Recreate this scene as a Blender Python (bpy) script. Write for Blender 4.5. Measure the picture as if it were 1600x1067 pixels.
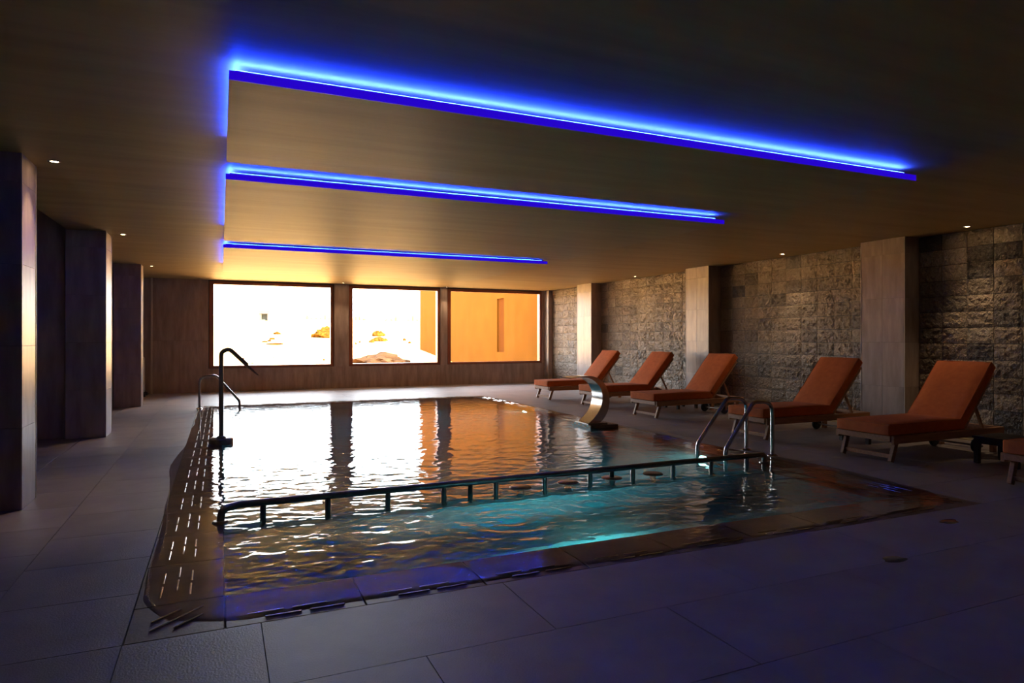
import bpy, bmesh, math, random
import numpy as np
from mathutils import Vector, Matrix, noise

random.seed(7)
np.random.seed(7)
for o in list(bpy.data.objects):
    bpy.data.objects.remove(o, do_unlink=True)
SC = bpy.context.scene
COL = SC.collection

# ------------------------------------------------------------------ camera
CAM_H = 1.30
F_PX, YAW, HORIZON = 1023.06, math.radians(24.015), 528.16
cam_d = bpy.data.cameras.new('camera')
cam_d.sensor_fit = 'HORIZONTAL'
cam_d.sensor_width = 36.0
cam_d.lens = F_PX * 36.0 / 1600.0
cam_d.shift_y = (HORIZON - 533.5) / 1600.0
cam_d.clip_start, cam_d.clip_end = 0.05, 1000
cam = bpy.data.objects.new('camera', cam_d)
cam.location = (0, 0, CAM_H)
cam.rotation_euler = (math.pi / 2, 0, -YAW)
COL.objects.link(cam)
SC.camera = cam

# ------------------------------------------------------------------ sky, sun, exposure
SKY = 6.2
world = bpy.data.worlds.new('hazy_sky')
SC.world = world
world.use_nodes = True
bg = world.node_tree.nodes['Background']
bg.inputs['Color'].default_value = (0.88, 0.93, 1.0, 1)
bg.inputs['Strength'].default_value = SKY

sun_d = bpy.data.lights.new('sun', 'SUN')
sun_d.energy = 38.0
sun_d.color = (1.0, 0.86, 0.62)
sun_d.angle = math.radians(0.6)
sun = bpy.data.objects.new('sun', sun_d)
sun.rotation_euler = Vector((-0.22, 0.80, -0.70)).to_track_quat('-Z', 'Y').to_euler()
sun.location = (-10, -20, 25)
COL.objects.link(sun)

vs = SC.view_settings
vs.view_transform = 'Standard'
vs.look = 'None'
vs.exposure = 1.35
vs.gamma = 1.0
vs.use_curve_mapping = False
cy = SC.cycles
cy.use_denoising = True
cy.max_bounces = 10
cy.diffuse_bounces = 5
cy.glossy_bounces = 5
cy.transmission_bounces = 8
cy.transparent_max_bounces = 8
cy.caustics_refractive = True
cy.caustics_reflective = True
cy.sample_clamp_indirect = 6.0
cy.blur_glossy = 0.5

# ------------------------------------------------------------------ helpers
def link(name, me, parent=None, mat=None, smooth=None):
    o = bpy.data.objects.new(name, me)
    COL.objects.link(o)
    if mat is not None:
        me.materials.clear()
        me.materials.append(mat)
    if parent is not None:
        o.parent = parent
    return o


def tag(o, label=None, cat=None, group=None, kind=None):
    if label:
        o['label'] = label
    if cat:
        o['category'] = cat
    if group:
        o['group'] = group
    if kind:
        o['kind'] = kind
    return o


def empty(name, loc=(0, 0, 0), rz=0.0):
    o = bpy.data.objects.new(name, None)
    o.empty_display_size = 0.1
    o.location = loc
    o.rotation_euler = (0, 0, rz)
    COL.objects.link(o)
    return o


def dup_tree(o, parent=None):
    c = o.copy()
    COL.objects.link(c)
    c.parent = parent
    for ch in [x for x in KIDS.get(o.name, [])]:
        dup_tree(ch, c)
    return c


KIDS = {}


def index_kids():
    KIDS.clear()
    for x in COL.objects:
        if x.parent:
            KIDS.setdefault(x.parent.name, []).append(x)


class MB:
    """collects geometry for one mesh"""
    def __init__(self):
        self.v, self.f, self.sm = [], [], []

    def add(self, vs, fs, smooth=False):
        n = len(self.v)
        self.v += [tuple(p) for p in vs]
        self.f += [tuple(i + n for i in q) for q in fs]
        self.sm += [smooth] * len(fs)
        return self

    def box(self, x0, x1, y0, y1, z0, z1):
        vs = [(x0, y0, z0), (x1, y0, z0), (x1, y1, z0), (x0, y1, z0),
              (x0, y0, z1), (x1, y0, z1), (x1, y1, z1), (x0, y1, z1)]
        fs = [(0, 3, 2, 1), (4, 5, 6, 7), (0, 1, 5, 4), (1, 2, 6, 5), (2, 3, 7, 6), (3, 0, 4, 7)]
        return self.add(vs, fs)

    def obox(self, c, size, rot):
        """oriented box; rot a 3x3 Matrix"""
        hx, hy, hz = size[0] / 2, size[1] / 2, size[2] / 2
        c = Vector(c)
        vs = [c + rot @ Vector((sx * hx, sy * hy, sz * hz)) for sz in (-1, 1) for sx, sy in ((-1, -1), (1, -1), (1, 1), (-1, 1))]
        fs = [(0, 3, 2, 1), (4, 5, 6, 7), (0, 1, 5, 4), (1, 2, 6, 5), (2, 3, 7, 6), (3, 0, 4, 7)]
        return self.add(vs, fs)

    def beam(self, a, b, w, h, up=(0, 0, 1)):
        a, b = Vector(a), Vector(b)
        d = (b - a)
        L = d.length
        x = d.normalized()
        y = Vector(up).cross(x).normalized()
        z = x.cross(y)
        R = Matrix((x, y, z)).transposed()
        return self.obox((a + b) / 2, (L, w, h), R)

    def tube(self, pts, r, n=14, caps=True):
        pts = [Vector(p) for p in pts]
        rs = r if isinstance(r, (list, tuple)) else [r] * len(pts)
        rings = []
        t0 = (pts[1] - pts[0]).normalized()
        ref = Vector((0, 0, 1)) if abs(t0.z) < 0.9 else Vector((1, 0, 0))
        nrm = (ref - t0 * ref.dot(t0)).normalized()
        prev = t0
        for i, p in enumerate(pts):
            if i == 0:
                t = t0
            elif i == len(pts) - 1:
                t = (pts[i] - pts[i - 1]).normalized()
            else:
                t = ((pts[i + 1] - pts[i]).normalized() + (pts[i] - pts[i - 1]).normalized()).normalized()
            q = prev.rotation_difference(t)
            nrm = q @ nrm
            nrm = (nrm - t * nrm.dot(t)).normalized()
            bn = t.cross(nrm)
            prev = t
            rings.append([p + (nrm * math.cos(2 * math.pi * k / n) + bn * math.sin(2 * math.pi * k / n)) * rs[i] for k in range(n)])
        vs = [v for ring in rings for v in ring]
        fs = []
        for i in range(len(rings) - 1):
            for k in range(n):
                fs.append((i * n + k, i * n + (k + 1) % n, (i + 1) * n + (k + 1) % n, (i + 1) * n + k))
        self.add(vs, fs, True)
        if caps:
            self.add(rings[0][::-1], [tuple(range(n))])
            self.add(rings[-1], [tuple(range(n))])
        return self

    def lathe(self, prof, c=(0, 0, 0), n=28, axis='z'):
        vs, fs = [], []
        m = len(prof)
        for k in range(n):
            a = 2 * math.pi * k / n
            for r, z in prof:
                p = (r * math.cos(a), r * math.sin(a), z)
                if axis == 'y':
                    p = (p[0], p[2], p[1])
                elif axis == 'x':
                    p = (p[2], p[0], p[1])
                vs.append((p[0] + c[0], p[1] + c[1], p[2] + c[2]))
        for k in range(n):
            for i in range(m - 1):
                fs.append((k * m + i, ((k + 1) % n) * m + i, ((k + 1) % n) * m + i + 1, k * m + i + 1))
        return self.add(vs, fs, True)

    def mesh(self, name, bevel=0.0, seg=2):
        me = bpy.data.meshes.new(name)
        me.from_pydata(self.v, [], self.f)
        me.polygons.foreach_set('use_smooth', self.sm)
        me.validate()
        bm = bmesh.new()
        bm.from_mesh(me)
        bmesh.ops.remove_doubles(bm, verts=bm.verts, dist=1e-5)
        if bevel > 0:
            es = [e for e in bm.edges if len(e.link_faces) == 2 and e.calc_face_angle(0) > 0.6]
            bmesh.ops.bevel(bm, geom=es, offset=bevel, segments=seg, affect='EDGES', profile=0.5, clamp_overlap=True)
        bmesh.ops.recalc_face_normals(bm, faces=bm.faces)
        bm.to_mesh(me)
        bm.free()
        if bevel > 0 and seg > 1:
            for p in me.polygons:
                p.use_smooth = True
            try:
                me.set_sharp_from_angle(angle=math.radians(50))
            except Exception:
                pass
        elif any(self.sm):
            try:
                me.set_sharp_from_angle(angle=math.radians(45))
            except Exception:
                pass
        return me

    def build(self, name, mat, parent=None, bevel=0.0, seg=2):
        return link(name, self.mesh(name, bevel, seg), parent, mat)


def arc_pts(pts, radii, n=8):
    """round the corners of a polyline"""
    pts = [Vector(p) for p in pts]
    out = [pts[0]]
    for i in range(1, len(pts) - 1):
        a, b, c = pts[i - 1], pts[i], pts[i + 1]
        r = radii[i - 1]
        u, v = (a - b).normalized(), (c - b).normalized()
        ang = u.angle(v)
        t = min(r / math.tan(ang / 2), (a - b).length * 0.49, (c - b).length * 0.49)
        p0, p1 = b + u * t, b + v * t
        for k in range(n + 1):
            s = k / n
            out.append((1 - s) ** 2 * p0 + 2 * s * (1 - s) * b + s * s * p1)
    out.append(pts[-1])
    return out


# ------------------------------------------------------------------ materials
def mat_new(name):
    m = bpy.data.materials.new(name)
    m.use_nodes = True
    nt = m.node_tree
    return m, nt, nt.nodes['Principled BSDF'], nt.nodes['Material Output']


def N(nt, t, **kw):
    n = nt.nodes.new(t)
    for k, v in kw.items():
        if k.startswith('i_'):
            n.inputs[k[2:].replace('_', ' ')].default_value = v
        else:
            setattr(n, k, v)
    return n


def ramp(nt, stops):
    r = N(nt, 'ShaderNodeValToRGB')
    el = r.color_ramp.elements
    while len(el) < len(stops):
        el.new(0.5)
    for e, (p, c) in zip(el, stops):
        e.position = p
        e.color = (c[0], c[1], c[2], 1)
    return r


def coords(nt, scale=(1, 1, 1), kind='Object', rnd=0.0):
    tc = N(nt, 'ShaderNodeTexCoord')
    mp = N(nt, 'ShaderNodeMapping')
    mp.inputs['Scale'].default_value = scale
    nt.links.new(tc.outputs[kind], mp.inputs['Vector'])
    if rnd:
        oi = N(nt, 'ShaderNodeObjectInfo')
        mu = N(nt, 'ShaderNodeMath', operation='MULTIPLY')
        mu.inputs[1].default_value = rnd
        nt.links.new(oi.outputs['Random'], mu.inputs[0])
        cb = N(nt, 'ShaderNodeCombineXYZ')
        for k in range(3):
            nt.links.new(mu.outputs[0], cb.inputs[k])
        nt.links.new(cb.outputs[0], mp.inputs['Location'])
    return mp


def grainy(name, c0, c1, scale=(8, 8, 8), rough=0.5, bump=0.0, detail=6, metallic=0.0, spec=0.5,
           tone=0.0, bscale=None, bdist=0.01, rnd=0.0, kind='Object', lo=0.3, hi=0.7, coat=0.0):
    m, nt, b, out = mat_new(name)
    mp = coords(nt, scale, kind, rnd)
    nz = N(nt, 'ShaderNodeTexNoise')
    nz.inputs['Scale'].default_value = 1.0
    nz.inputs['Detail'].default_value = detail
    nz.inputs['Roughness'].default_value = 0.6
    nt.links.new(mp.outputs[0], nz.inputs['Vector'])
    r = ramp(nt, [(lo, c0), (hi, c1)])
    nt.links.new(nz.outputs['Fac'], r.inputs[0])
    col = r.outputs[0]
    if tone:
        oi = N(nt, 'ShaderNodeObjectInfo')
        mr = N(nt, 'ShaderNodeMapRange')
        mr.inputs['To Min'].default_value = 1 - tone
        mr.inputs['To Max'].default_value = 1 + tone
        nt.links.new(oi.outputs['Random'], mr.inputs['Value'])
        mx = N(nt, 'ShaderNodeMix', data_type='RGBA', blend_type='MULTIPLY')
        mx.inputs['Factor'].default_value = 1
        nt.links.new(col, mx.inputs['A'])
        nt.links.new(mr.outputs[0], mx.inputs['B'])
        col = mx.outputs['Result']
    nt.links.new(col, b.inputs['Base Color'])
    b.inputs['Roughness'].default_value = rough
    b.inputs['Metallic'].default_value = metallic
    b.inputs['Specular IOR Level'].default_value = spec
    if coat:
        b.inputs['Coat Weight'].default_value = coat
        b.inputs['Coat Roughness'].default_value = 0.15
    if bump:
        src = nz
        if bscale:
            mp2 = coords(nt, bscale, kind, rnd)
            src = N(nt, 'ShaderNodeTexNoise')
            src.inputs['Scale'].default_value = 1.0
            src.inputs['Detail'].default_value = 3
            nt.links.new(mp2.outputs[0], src.inputs['Vector'])
        bp = N(nt, 'ShaderNodeBump')
        bp.inputs['Strength'].default_value = bump
        bp.inputs['Distance'].default_value = bdist
        nt.links.new(src.outputs['Fac'], bp.inputs['Height'])
        nt.links.new(bp.outputs[0], b.inputs['Normal'])
    return m


def emit(name, col, strength):
    m, nt, b, out = mat_new(name)
    b.inputs['Base Color'].default_value = (0.02, 0.02, 0.02, 1)
    b.inputs['Emission Color'].default_value = (*col, 1)
    b.inputs['Emission Strength'].default_value = strength
    return m


M_FLOOR = grainy('floor_stone', (0.265, 0.215, 0.225), (0.345, 0.285, 0.295), (3, 3, 3), rough=0.5, bump=0.5,
                 bscale=(120, 120, 120), bdist=0.004, tone=0.06, rnd=7)
M_GROUT = grainy('grout', (0.10, 0.09, 0.085), (0.14, 0.13, 0.12), (10, 10, 10), rough=0.8)
M_COPING = grainy('coping_stone', (0.13, 0.075, 0.05), (0.22, 0.13, 0.085), (5, 5, 5), rough=0.45, bump=0.4,
                  bscale=(60, 60, 60), bdist=0.003, tone=0.12, rnd=5)
M_SLAB = grainy('brown_stone_slab', (0.27, 0.195, 0.17), (0.46, 0.35, 0.31), (9, 9, 1.6), rough=0.38, bump=0.25,
                bscale=(40, 40, 6), bdist=0.004, tone=0.08, rnd=11, detail=8)
M_CORE = grainy('wall_render', (0.10, 0.085, 0.08), (0.14, 0.12, 0.11), (4, 4, 4), rough=0.7)
M_CEIL = grainy('ceiling_lacquer', (0.33, 0.22, 0.095), (0.43, 0.30, 0.14), (0.5, 5.0, 4), rough=0.55, spec=0.3, bump=0.22,
                bscale=(2.0, 22, 10), bdist=0.006, detail=7)
M_PANEL = grainy('panel_lacquer', (0.31, 0.215, 0.10), (0.41, 0.30, 0.145), (0.5, 5.0, 4), rough=0.5, spec=0.3, bump=0.3,
                 bscale=(9, 30, 10), bdist=0.005, detail=7)
M_FRAME = grainy('window_frame_metal', (0.26, 0.08, 0.042), (0.32, 0.105, 0.055), (6, 6, 6), rough=0.35, metallic=0.2)
M_STEEL = grainy('stainless_steel', (0.55, 0.52, 0.50), (0.66, 0.63, 0.60), (30, 30, 30), rough=0.16, metallic=1.0)
M_DARKSTEEL = grainy('worn_steel', (0.30, 0.28, 0.27), (0.40, 0.37, 0.35), (20, 20, 20), rough=0.28, metallic=1.0)
M_TEAK = grainy('teak', (0.30, 0.13, 0.055), (0.46, 0.22, 0.10), (3, 40, 40), rough=0.5, bump=0.15, bdist=0.002)
M_CUSH = grainy('orange_canvas', (0.52, 0.115, 0.026), (0.62, 0.15, 0.035), (14, 14, 14), rough=0.85, bump=0.3,
                bscale=(220, 220, 220), bdist=0.001, spec=0.25)
M_PIPING = grainy('orange_piping', (0.42, 0.09, 0.02), (0.5, 0.12, 0.03), (20, 20, 20), rough=0.8)
M_TABLE = grainy('dark_table_wood', (0.030, 0.022, 0.018), (0.055, 0.04, 0.03), (3, 30, 30), rough=0.4)
M_RUBBER = grainy('black_rubber', (0.015, 0.015, 0.015), (0.03, 0.03, 0.03), (20, 20, 20), rough=0.6)
M_WHITE = grainy('white_enamel', (0.62, 0.60, 0.60), (0.70, 0.68, 0.68), (10, 10, 10), rough=0.35)
M_KERB = grainy('beige_stone', (0.42, 0.31, 0.17), (0.52, 0.40, 0.24), (9, 9, 9), rough=0.5)
M_TRIMLINE = grainy('pale_bead', (0.55, 0.48, 0.42), (0.62, 0.55, 0.48), (10, 10, 10), rough=0.4)
M_MOSAIC = grainy('pool_mosaic', (0.18, 0.42, 0.42), (0.32, 0.60, 0.58), (14, 14, 14), rough=0.4, lo=0.35, hi=0.65)
M_LED = emit('blue_led', (0.010, 0.038, 1.0), 265.0)
M_FASCIAGLOW = emit('fascia_spill_glow', (0.030, 0.0, 1.0), 0.22)  # weak emission paints blue LED spill onto the panels' front fascia
M_LAMP = emit('warm_downlight', (1.0, 0.72, 0.38), 25.0)
M_POOLLAMP = emit('teal_pool_lamp', (0.40, 1.0, 0.92), 14.0)
M_SAND = grainy('pale_sand', (0.60, 0.31, 0.085), (0.74, 0.42, 0.14), (0.25, 0.25, 0.25), rough=0.9, detail=8)
M_SOIL = grainy('brown_soil', (0.012, 0.006, 0.003), (0.050, 0.026, 0.015), (1.6, 1.6, 4), rough=0.95, spec=0.02, bump=0.8, bdist=0.1)
M_ROCK = grainy('rust_rock', (0.014, 0.006, 0.001), (0.05, 0.022, 0.004), (3, 3, 3), rough=0.9, spec=0.02)
M_BRUSH = grainy('dry_brush', (0.014, 0.006, 0.001), (0.075, 0.036, 0.005), (4, 4, 4), rough=0.9, spec=0.02)
M_ORANGE = grainy('orange_render', (0.102, 0.036, 0.0032), (0.124, 0.045, 0.0045), (1.2, 1.2, 1.2), rough=0.9, spec=0.02, bump=0.4,
                  bscale=(40, 40, 40), bdist=0.01)
M_RUST = grainy('rust_panel', (0.064, 0.019, 0.0018), (0.076, 0.023, 0.0025), (3, 3, 1), rough=0.9, spec=0.02)
M_CONC = grainy('raw_concrete', (0.035, 0.028, 0.022), (0.045, 0.036, 0.028), (2, 2, 2), rough=0.9)
M_DARKVOID = grainy('dark_opening', (0.01, 0.02, 0.02), (0.015, 0.03, 0.03), (2, 2, 2), rough=0.6)
M_BUSH = grainy('far_bush', (0.03, 0.022, 0.014), (0.05, 0.036, 0.022), (4, 4, 4), rough=0.95)
M_INK = grainy('grey_lettering', (0.03, 0.03, 0.03), (0.05, 0.05, 0.05), (9, 9, 9), rough=0.6)


def make_glass():
    m, nt, b, out = mat_new('window_glass')
    nt.nodes.remove(b)
    tr = N(nt, 'ShaderNodeBsdfTransparent')
    tr.inputs['Color'].default_value = (0.97, 0.985, 0.98, 1)
    gl = N(nt, 'ShaderNodeBsdfGlossy')
    gl.inputs['Roughness'].default_value = 0.01
    fr = N(nt, 'ShaderNodeFresnel')
    fr.inputs['IOR'].default_value = 1.25
    mx = N(nt, 'ShaderNodeMixShader')
    nt.links.new(fr.outputs[0], mx.inputs[0])
    nt.links.new(tr.outputs[0], mx.inputs[1])
    nt.links.new(gl.outputs[0], mx.inputs[2])
    nt.links.new(mx.outputs[0], out.inputs['Surface'])
    return m


def make_water():
    m, nt, b, out = mat_new('pool_water')
    nt.nodes.remove(b)
    g = N(nt, 'ShaderNodeBsdfGlass')
    g.inputs['IOR'].default_value = 1.333
    g.inputs['Roughness'].default_value = 0.0
    g.inputs['Color'].default_value = (1, 1, 1, 1)
    mp = coords(nt, (9, 22, 9))
    nz = N(nt, 'ShaderNodeTexNoise')
    nz.inputs['Scale'].default_value = 1.0
    nz.inputs['Detail'].default_value = 3
    nt.links.new(mp.outputs[0], nz.inputs['Vector'])
    bp = N(nt, 'ShaderNodeBump')
    bp.inputs['Strength'].default_value = 0.35
    bp.inputs['Distance'].default_value = 0.004
    nt.links.new(nz.outputs['Fac'], bp.inputs['Height'])
    nt.links.new(bp.outputs[0], g.inputs['Normal'])
    nt.links.new(g.outputs[0], out.inputs['Surface'])
    ab = N(nt, 'ShaderNodeVolumeAbsorption')
    ab.inputs['Color'].default_value = (0.08, 0.70, 0.90, 1)
    ab.inputs['Density'].default_value = 0.75
    scv = N(nt, 'ShaderNodeVolumeScatter')
    scv.inputs['Color'].default_value = (0.55, 0.95, 1.0, 1)
    scv.inputs['Density'].default_value = 0.20
    scv.inputs['Anisotropy'].default_value = 0.3
    ad = N(nt, 'ShaderNodeAddShader')
    nt.links.new(ab.outputs[0], ad.inputs[0])
    nt.links.new(scv.outputs[0], ad.inputs[1])
    nt.links.new(ad.outputs[0], out.inputs['Volume'])
    return m


def make_stone_tile():
    m, nt, b, out = mat_new('hewn_stone_tile')
    oi = N(nt, 'ShaderNodeObjectInfo')
    r = ramp(nt, [(0.0, (0.10, 0.088, 0.085)), (0.3, (0.25, 0.19, 0.145)), (0.7, (0.37, 0.28, 0.205)), (1.0, (0.47, 0.39, 0.31))])
    at = N(nt, 'ShaderNodeAttribute', attribute_name='tone')
    nt.links.new(at.outputs['Fac'], r.inputs[0])
    mp = coords(nt, (22, 22, 22), rnd=13)
    nz = N(nt, 'ShaderNodeTexNoise')
    nz.inputs['Scale'].default_value = 1.0
    nz.inputs['Detail'].default_value = 5
    nt.links.new(mp.outputs[0], nz.inputs['Vector'])
    mr = N(nt, 'ShaderNodeMapRange')
    mr.inputs['To Min'].default_value = 0.75
    mr.inputs['To Max'].default_value = 1.25
    nt.links.new(nz.outputs['Fac'], mr.inputs['Value'])
    mx = N(nt, 'ShaderNodeMix', data_type='RGBA', blend_type='MULTIPLY')
    mx.inputs['Factor'].default_value = 1
    nt.links.new(r.outputs[0], mx.inputs['A'])
    nt.links.new(mr.outputs[0], mx.inputs['B'])
    nt.links.new(mx.outputs['Result'], b.inputs['Base Color'])
    b.inputs['Roughness'].default_value = 0.24
    vo = N(nt, 'ShaderNodeTexNoise')
    vo.inputs['Scale'].default_value = 1.0
    vo.inputs['Detail'].default_value = 2.5
    vo.inputs['Distortion'].default_value = 0.6
    mp2 = coords(nt, (30, 42, 30), rnd=13)
    nt.links.new(mp2.outputs[0], vo.inputs['Vector'])
    bp = N(nt, 'ShaderNodeBump')
    bp.inputs['Strength'].default_value = 1.0
    bp.inputs['Distance'].default_value = 0.045
    nt.links.new(vo.outputs['Fac'], bp.inputs['Height'])
    nt.links.new(bp.outputs[0], b.inputs['Normal'])
    return m


M_GLASS = make_glass()
M_WATER = make_water()
M_TILE = make_stone_tile()

# ------------------------------------------------------------------ room constants
H = 2.70
XL, XR = -3.30, 8.92          # alcove back wall, right wall
YF, YB = -2.60, 17.35         # wall behind the camera, window wall
XA = -1.81                    # edge where the alcove ceiling steps up
PX0, PX1, PY0, PY1 = 0.02, 5.07, 3.60, 13.45     # pool inside
CW = 0.40                     # coping width
CX0, CX1, CY0, CY1 = PX0 - CW, PX1 + CW, PY0 - CW, PY1 + CW
POOL_D = -1.15

# ---- floor: bed with a hole for the pool, tiles as pieces
bed = MB()
bed.box(XL, CX0, YF, YB, -0.30, -0.006)
bed.box(CX1, XR, YF, YB, -0.30, -0.006)
bed.box(CX0, CX1, YF, CY0, -0.30, -0.006)
bed.box(CX0, CX1, CY1, YB, -0.30, -0.006)
floor = tag(bed.build('floor', M_GROUT), kind='structure')
GAP = 0.004


def floor_tile(x0, x1, y0, y1):
    """one tile clipped to the room and around the pool"""
    x0, x1, y0, y1 = max(x0, XL), min(x1, XR - 0.2), max(y0, YF), min(y1, YB)
    rects = [(x0, x1, y0, y1)]
    if x1 > CX0 and x0 < CX1 and y1 > CY0 and y0 < CY1:
        rects = []
        if x0 < CX0: rects.append((x0, CX0, y0, y1))
        if x1 > CX1: rects.append((CX1, x1, y0, y1))
        a, b = max(x0, CX0), min(x1, CX1)
        if y0 < CY0: rects.append((a, b, y0, CY0))
        if y1 > CY1: rects.append((a, b, CY1, y1))
    for a, b, c, d in rects:
        if b - a < 0.03 or d - c < 0.03:
            continue
        MB().box(a + GAP / 2, b - GAP / 2, c + GAP / 2, d - GAP / 2, -0.02, 0.0).build('floor_tile', M_FLOOR, floor)


# strip beside the pool on the left: squares; elsewhere 1.2 x 0.6 slabs, half bond
for i, xa in enumerate((CX0 - 0.62, CX0 - 1.24)):
    k = 0
    y = YF - (0.3 * i)
    y = 3.20 - 0.62 * 10 - 0.3 * i
    while y < YB:
        floor_tile(xa, xa + 0.62, y, y + 0.62)
        y += 0.62
y, row = CY0 - 0.61 * 10, 0
while y < YB:
    off = 0.17 if row % 2 else 0.77
    x = off - 1.2 * 5
    while x < XR:
        xa, xb = x, x + 1.2
        # leave the square strip free
        segs = [(xa, xb)]
        s0, s1 = CX0 - 1.24, CX0
        if xb > s0 and xa < s1:
            segs = []
            if xa < s0: segs.append((xa, s0))
            if xb > s1: segs.append((s1, xb))
        for a, b in segs:
            floor_tile(a, b, y, y + 0.61)
        x += 1.2
    y += 0.61
    row += 1

# ---- ceiling with the higher alcove soffit, roof on top
ce = MB()
ce.box(XA, XR + 0.3, YF - 0.3, YB + 0.35, H, 3.15)
ce.box(XL - 0.3, XA, YF - 0.3, YB + 0.35, 3.02, 3.15)
ceiling = tag(ce.build('ceiling', M_CEIL), kind='structure')

# ---- walls
wall_left = tag(MB().box(XL - 0.3, XL, YF - 0.3, YB + 0.35, -0.3, 3.02).build('wall_left', M_SLAB), kind='structure')
wall_front = tag(MB().box(XL, XR, YF - 0.3, YF, -0.3, 3.02).build('wall_front', M_CORE), kind='structure')
wall_right = tag(MB().box(XR, XR + 0.3, YF - 0.3, YB + 0.35, -0.3, H).build('wall_right', M_CORE), kind='structure')
for (ya, yb) in ((6.13, 6.40), (10.14, 10.48), (14.28, 14.54), (2.03, 2.3)):
    MB().box(XL, -1.845, ya, yb, -0.006, 3.02).build('partition', M_SLAB, wall_left)

WIN = [(-0.24, 2.67), (3.07, 5.54), (5.765, 8.685)]
WZ0, WZ1 = 0.575, 2.672
wb = MB()
T0, T1 = YB, YB + 0.16
wb.box(XL, WIN[0][0], T0, T1, -0.3, 3.02)
wb.box(WIN[0][1], WIN[1][0], T0, T1, WZ0, H)
wb.box(WIN[1][1], WIN[2][0], T0, T1, WZ0, H)
wb.box(WIN[2][1], XR, T0, T1, WZ0, H)
wb.box(WIN[0][0], XR, T0, T1, -0.3, WZ0)
wb.box(WIN[0][0], WIN[2][1], T0, T1, WZ1, H)
wall_back = tag(wb.build('wall_back', M_CORE), kind='structure')


def slab(parent, x0, x1, y0, y1, z0, z1, g=0.003):
    """wall slab piece: a thin box with a hair joint on its long sides"""
    dx, dy = x1 - x0, y1 - y0
    if dx > dy:
        x0 += g / 2; x1 -= g / 2
    else:
        y0 += g / 2; y1 -= g / 2
    return MB().box(x0, x1, y0, y1, z0 + g / 2, z1 - g / 2).build('stone_slab', M_SLAB, parent)


# back wall cladding
x = -1.47
while x > XL:
    slab(wall_back, max(x - 0.62, XL), x, YB - 0.012, YB, 0, 1.24)
    slab(wall_back, max(x - 0.62, XL), x, YB - 0.012, YB, 1.24, H)
    x -= 0.62
for xa, xb in ((-1.44, -0.86), (-0.86, -0.26)):
    slab(wall_back, xa, xb, YB - 0.03, YB, 0, 1.24)
    slab(wall_back, xa, xb, YB - 0.03, YB, 1.24, H)
x = -0.26
while x < 8.7:
    xb = min(x + 0.645, 8.76)
    slab(wall_back, x, xb, YB - 0.03, YB, 0, WZ0 - 0.01)
    x += 0.645
slab(wall_back, WIN[0][1] + 0.015, WIN[1][0] - 0.01, YB - 0.06, YB, WZ0 - 0.01, H)
slab(wall_back, WIN[1][1] + 0.01, WIN[2][0] - 0.01, YB - 0.04, YB, WZ0 - 0.01, H)
slab(wall_back, WIN[2][1] + 0.005, 8.79, YB - 0.03, YB, WZ0 - 0.01, H)
tag(MB().box(-1.475, -1.440, YB - 0.05, YB - 0.012, 0, H).build('lit_corner_strip', M_TRIMLINE), kind='structure')  # pale strip; its colour stands in for the light on the pilaster corner

# ---- windows
for k, (xa, xb) in enumerate(WIN):
    w = tag(empty('window_%d' % (k + 1), ((xa + xb) / 2, YB + 0.06, WZ0)), kind='structure')
    ox, oy, oz = w.location

    def wbox(nm, a, b, c, d, e, f, mat, bev=0.004):
        return MB().box(a - ox, b - ox, c - oy, d - oy, e - oz, f - oz).build(nm, mat, w, bev, 1)
    fw = 0.095
    wbox('frame_jamb', xa, xa + fw, YB - 0.02, YB + 0.15, WZ0, WZ1, M_FRAME)
    wbox('frame_jamb', xb - fw * 0.72, xb, YB - 0.02, YB + 0.15, WZ0, WZ1, M_FRAME)
    wbox('frame_head', xa + fw, xb - fw * 0.72, YB - 0.02, YB + 0.15, WZ1 - 0.072, WZ1, M_FRAME)
    wbox('frame_sill', xa + fw, xb - fw * 0.72, YB - 0.02, YB + 0.15, WZ0, WZ0 + 0.055, M_FRAME)
    wbox('pane', xa + fw - 0.01, xb - fw * 0.72 + 0.01, YB + 0.045, YB + 0.057, WZ0 + 0.045, WZ1 - 0.062, M_GLASS, 0)
    if k == 0:
        # small vertical lettering on the glass, top left, too small to read: its word blocks
        z = 2.50
        for ln in (0.035, 0.06, 0.165, 0.03, 0.07):
            for q in range(max(1, int(ln / 0.028))):
                wbox('lettering', -0.055, -0.022, YB + 0.043, YB + 0.0445, z - 0.022, z, M_INK, 0)
                z -= 0.0275
            z -= 0.018
    # light portal: emits nothing itself, it only guides the sky sampling through the opening
    pd = bpy.data.lights.new('sky_portal', 'AREA')
    pd.shape = 'RECTANGLE'
    pd.size, pd.size_y = xb - xa, WZ1 - WZ0
    pd.cycles.is_portal = True
    po = bpy.data.objects.new('sky_portal', pd)
    po.location = ((xa + xb) / 2, YB + 0.18, (WZ0 + WZ1) / 2)
    po.rotation_euler = (-math.pi / 2, 0, 0)
    COL.objects.link(po)

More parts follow.
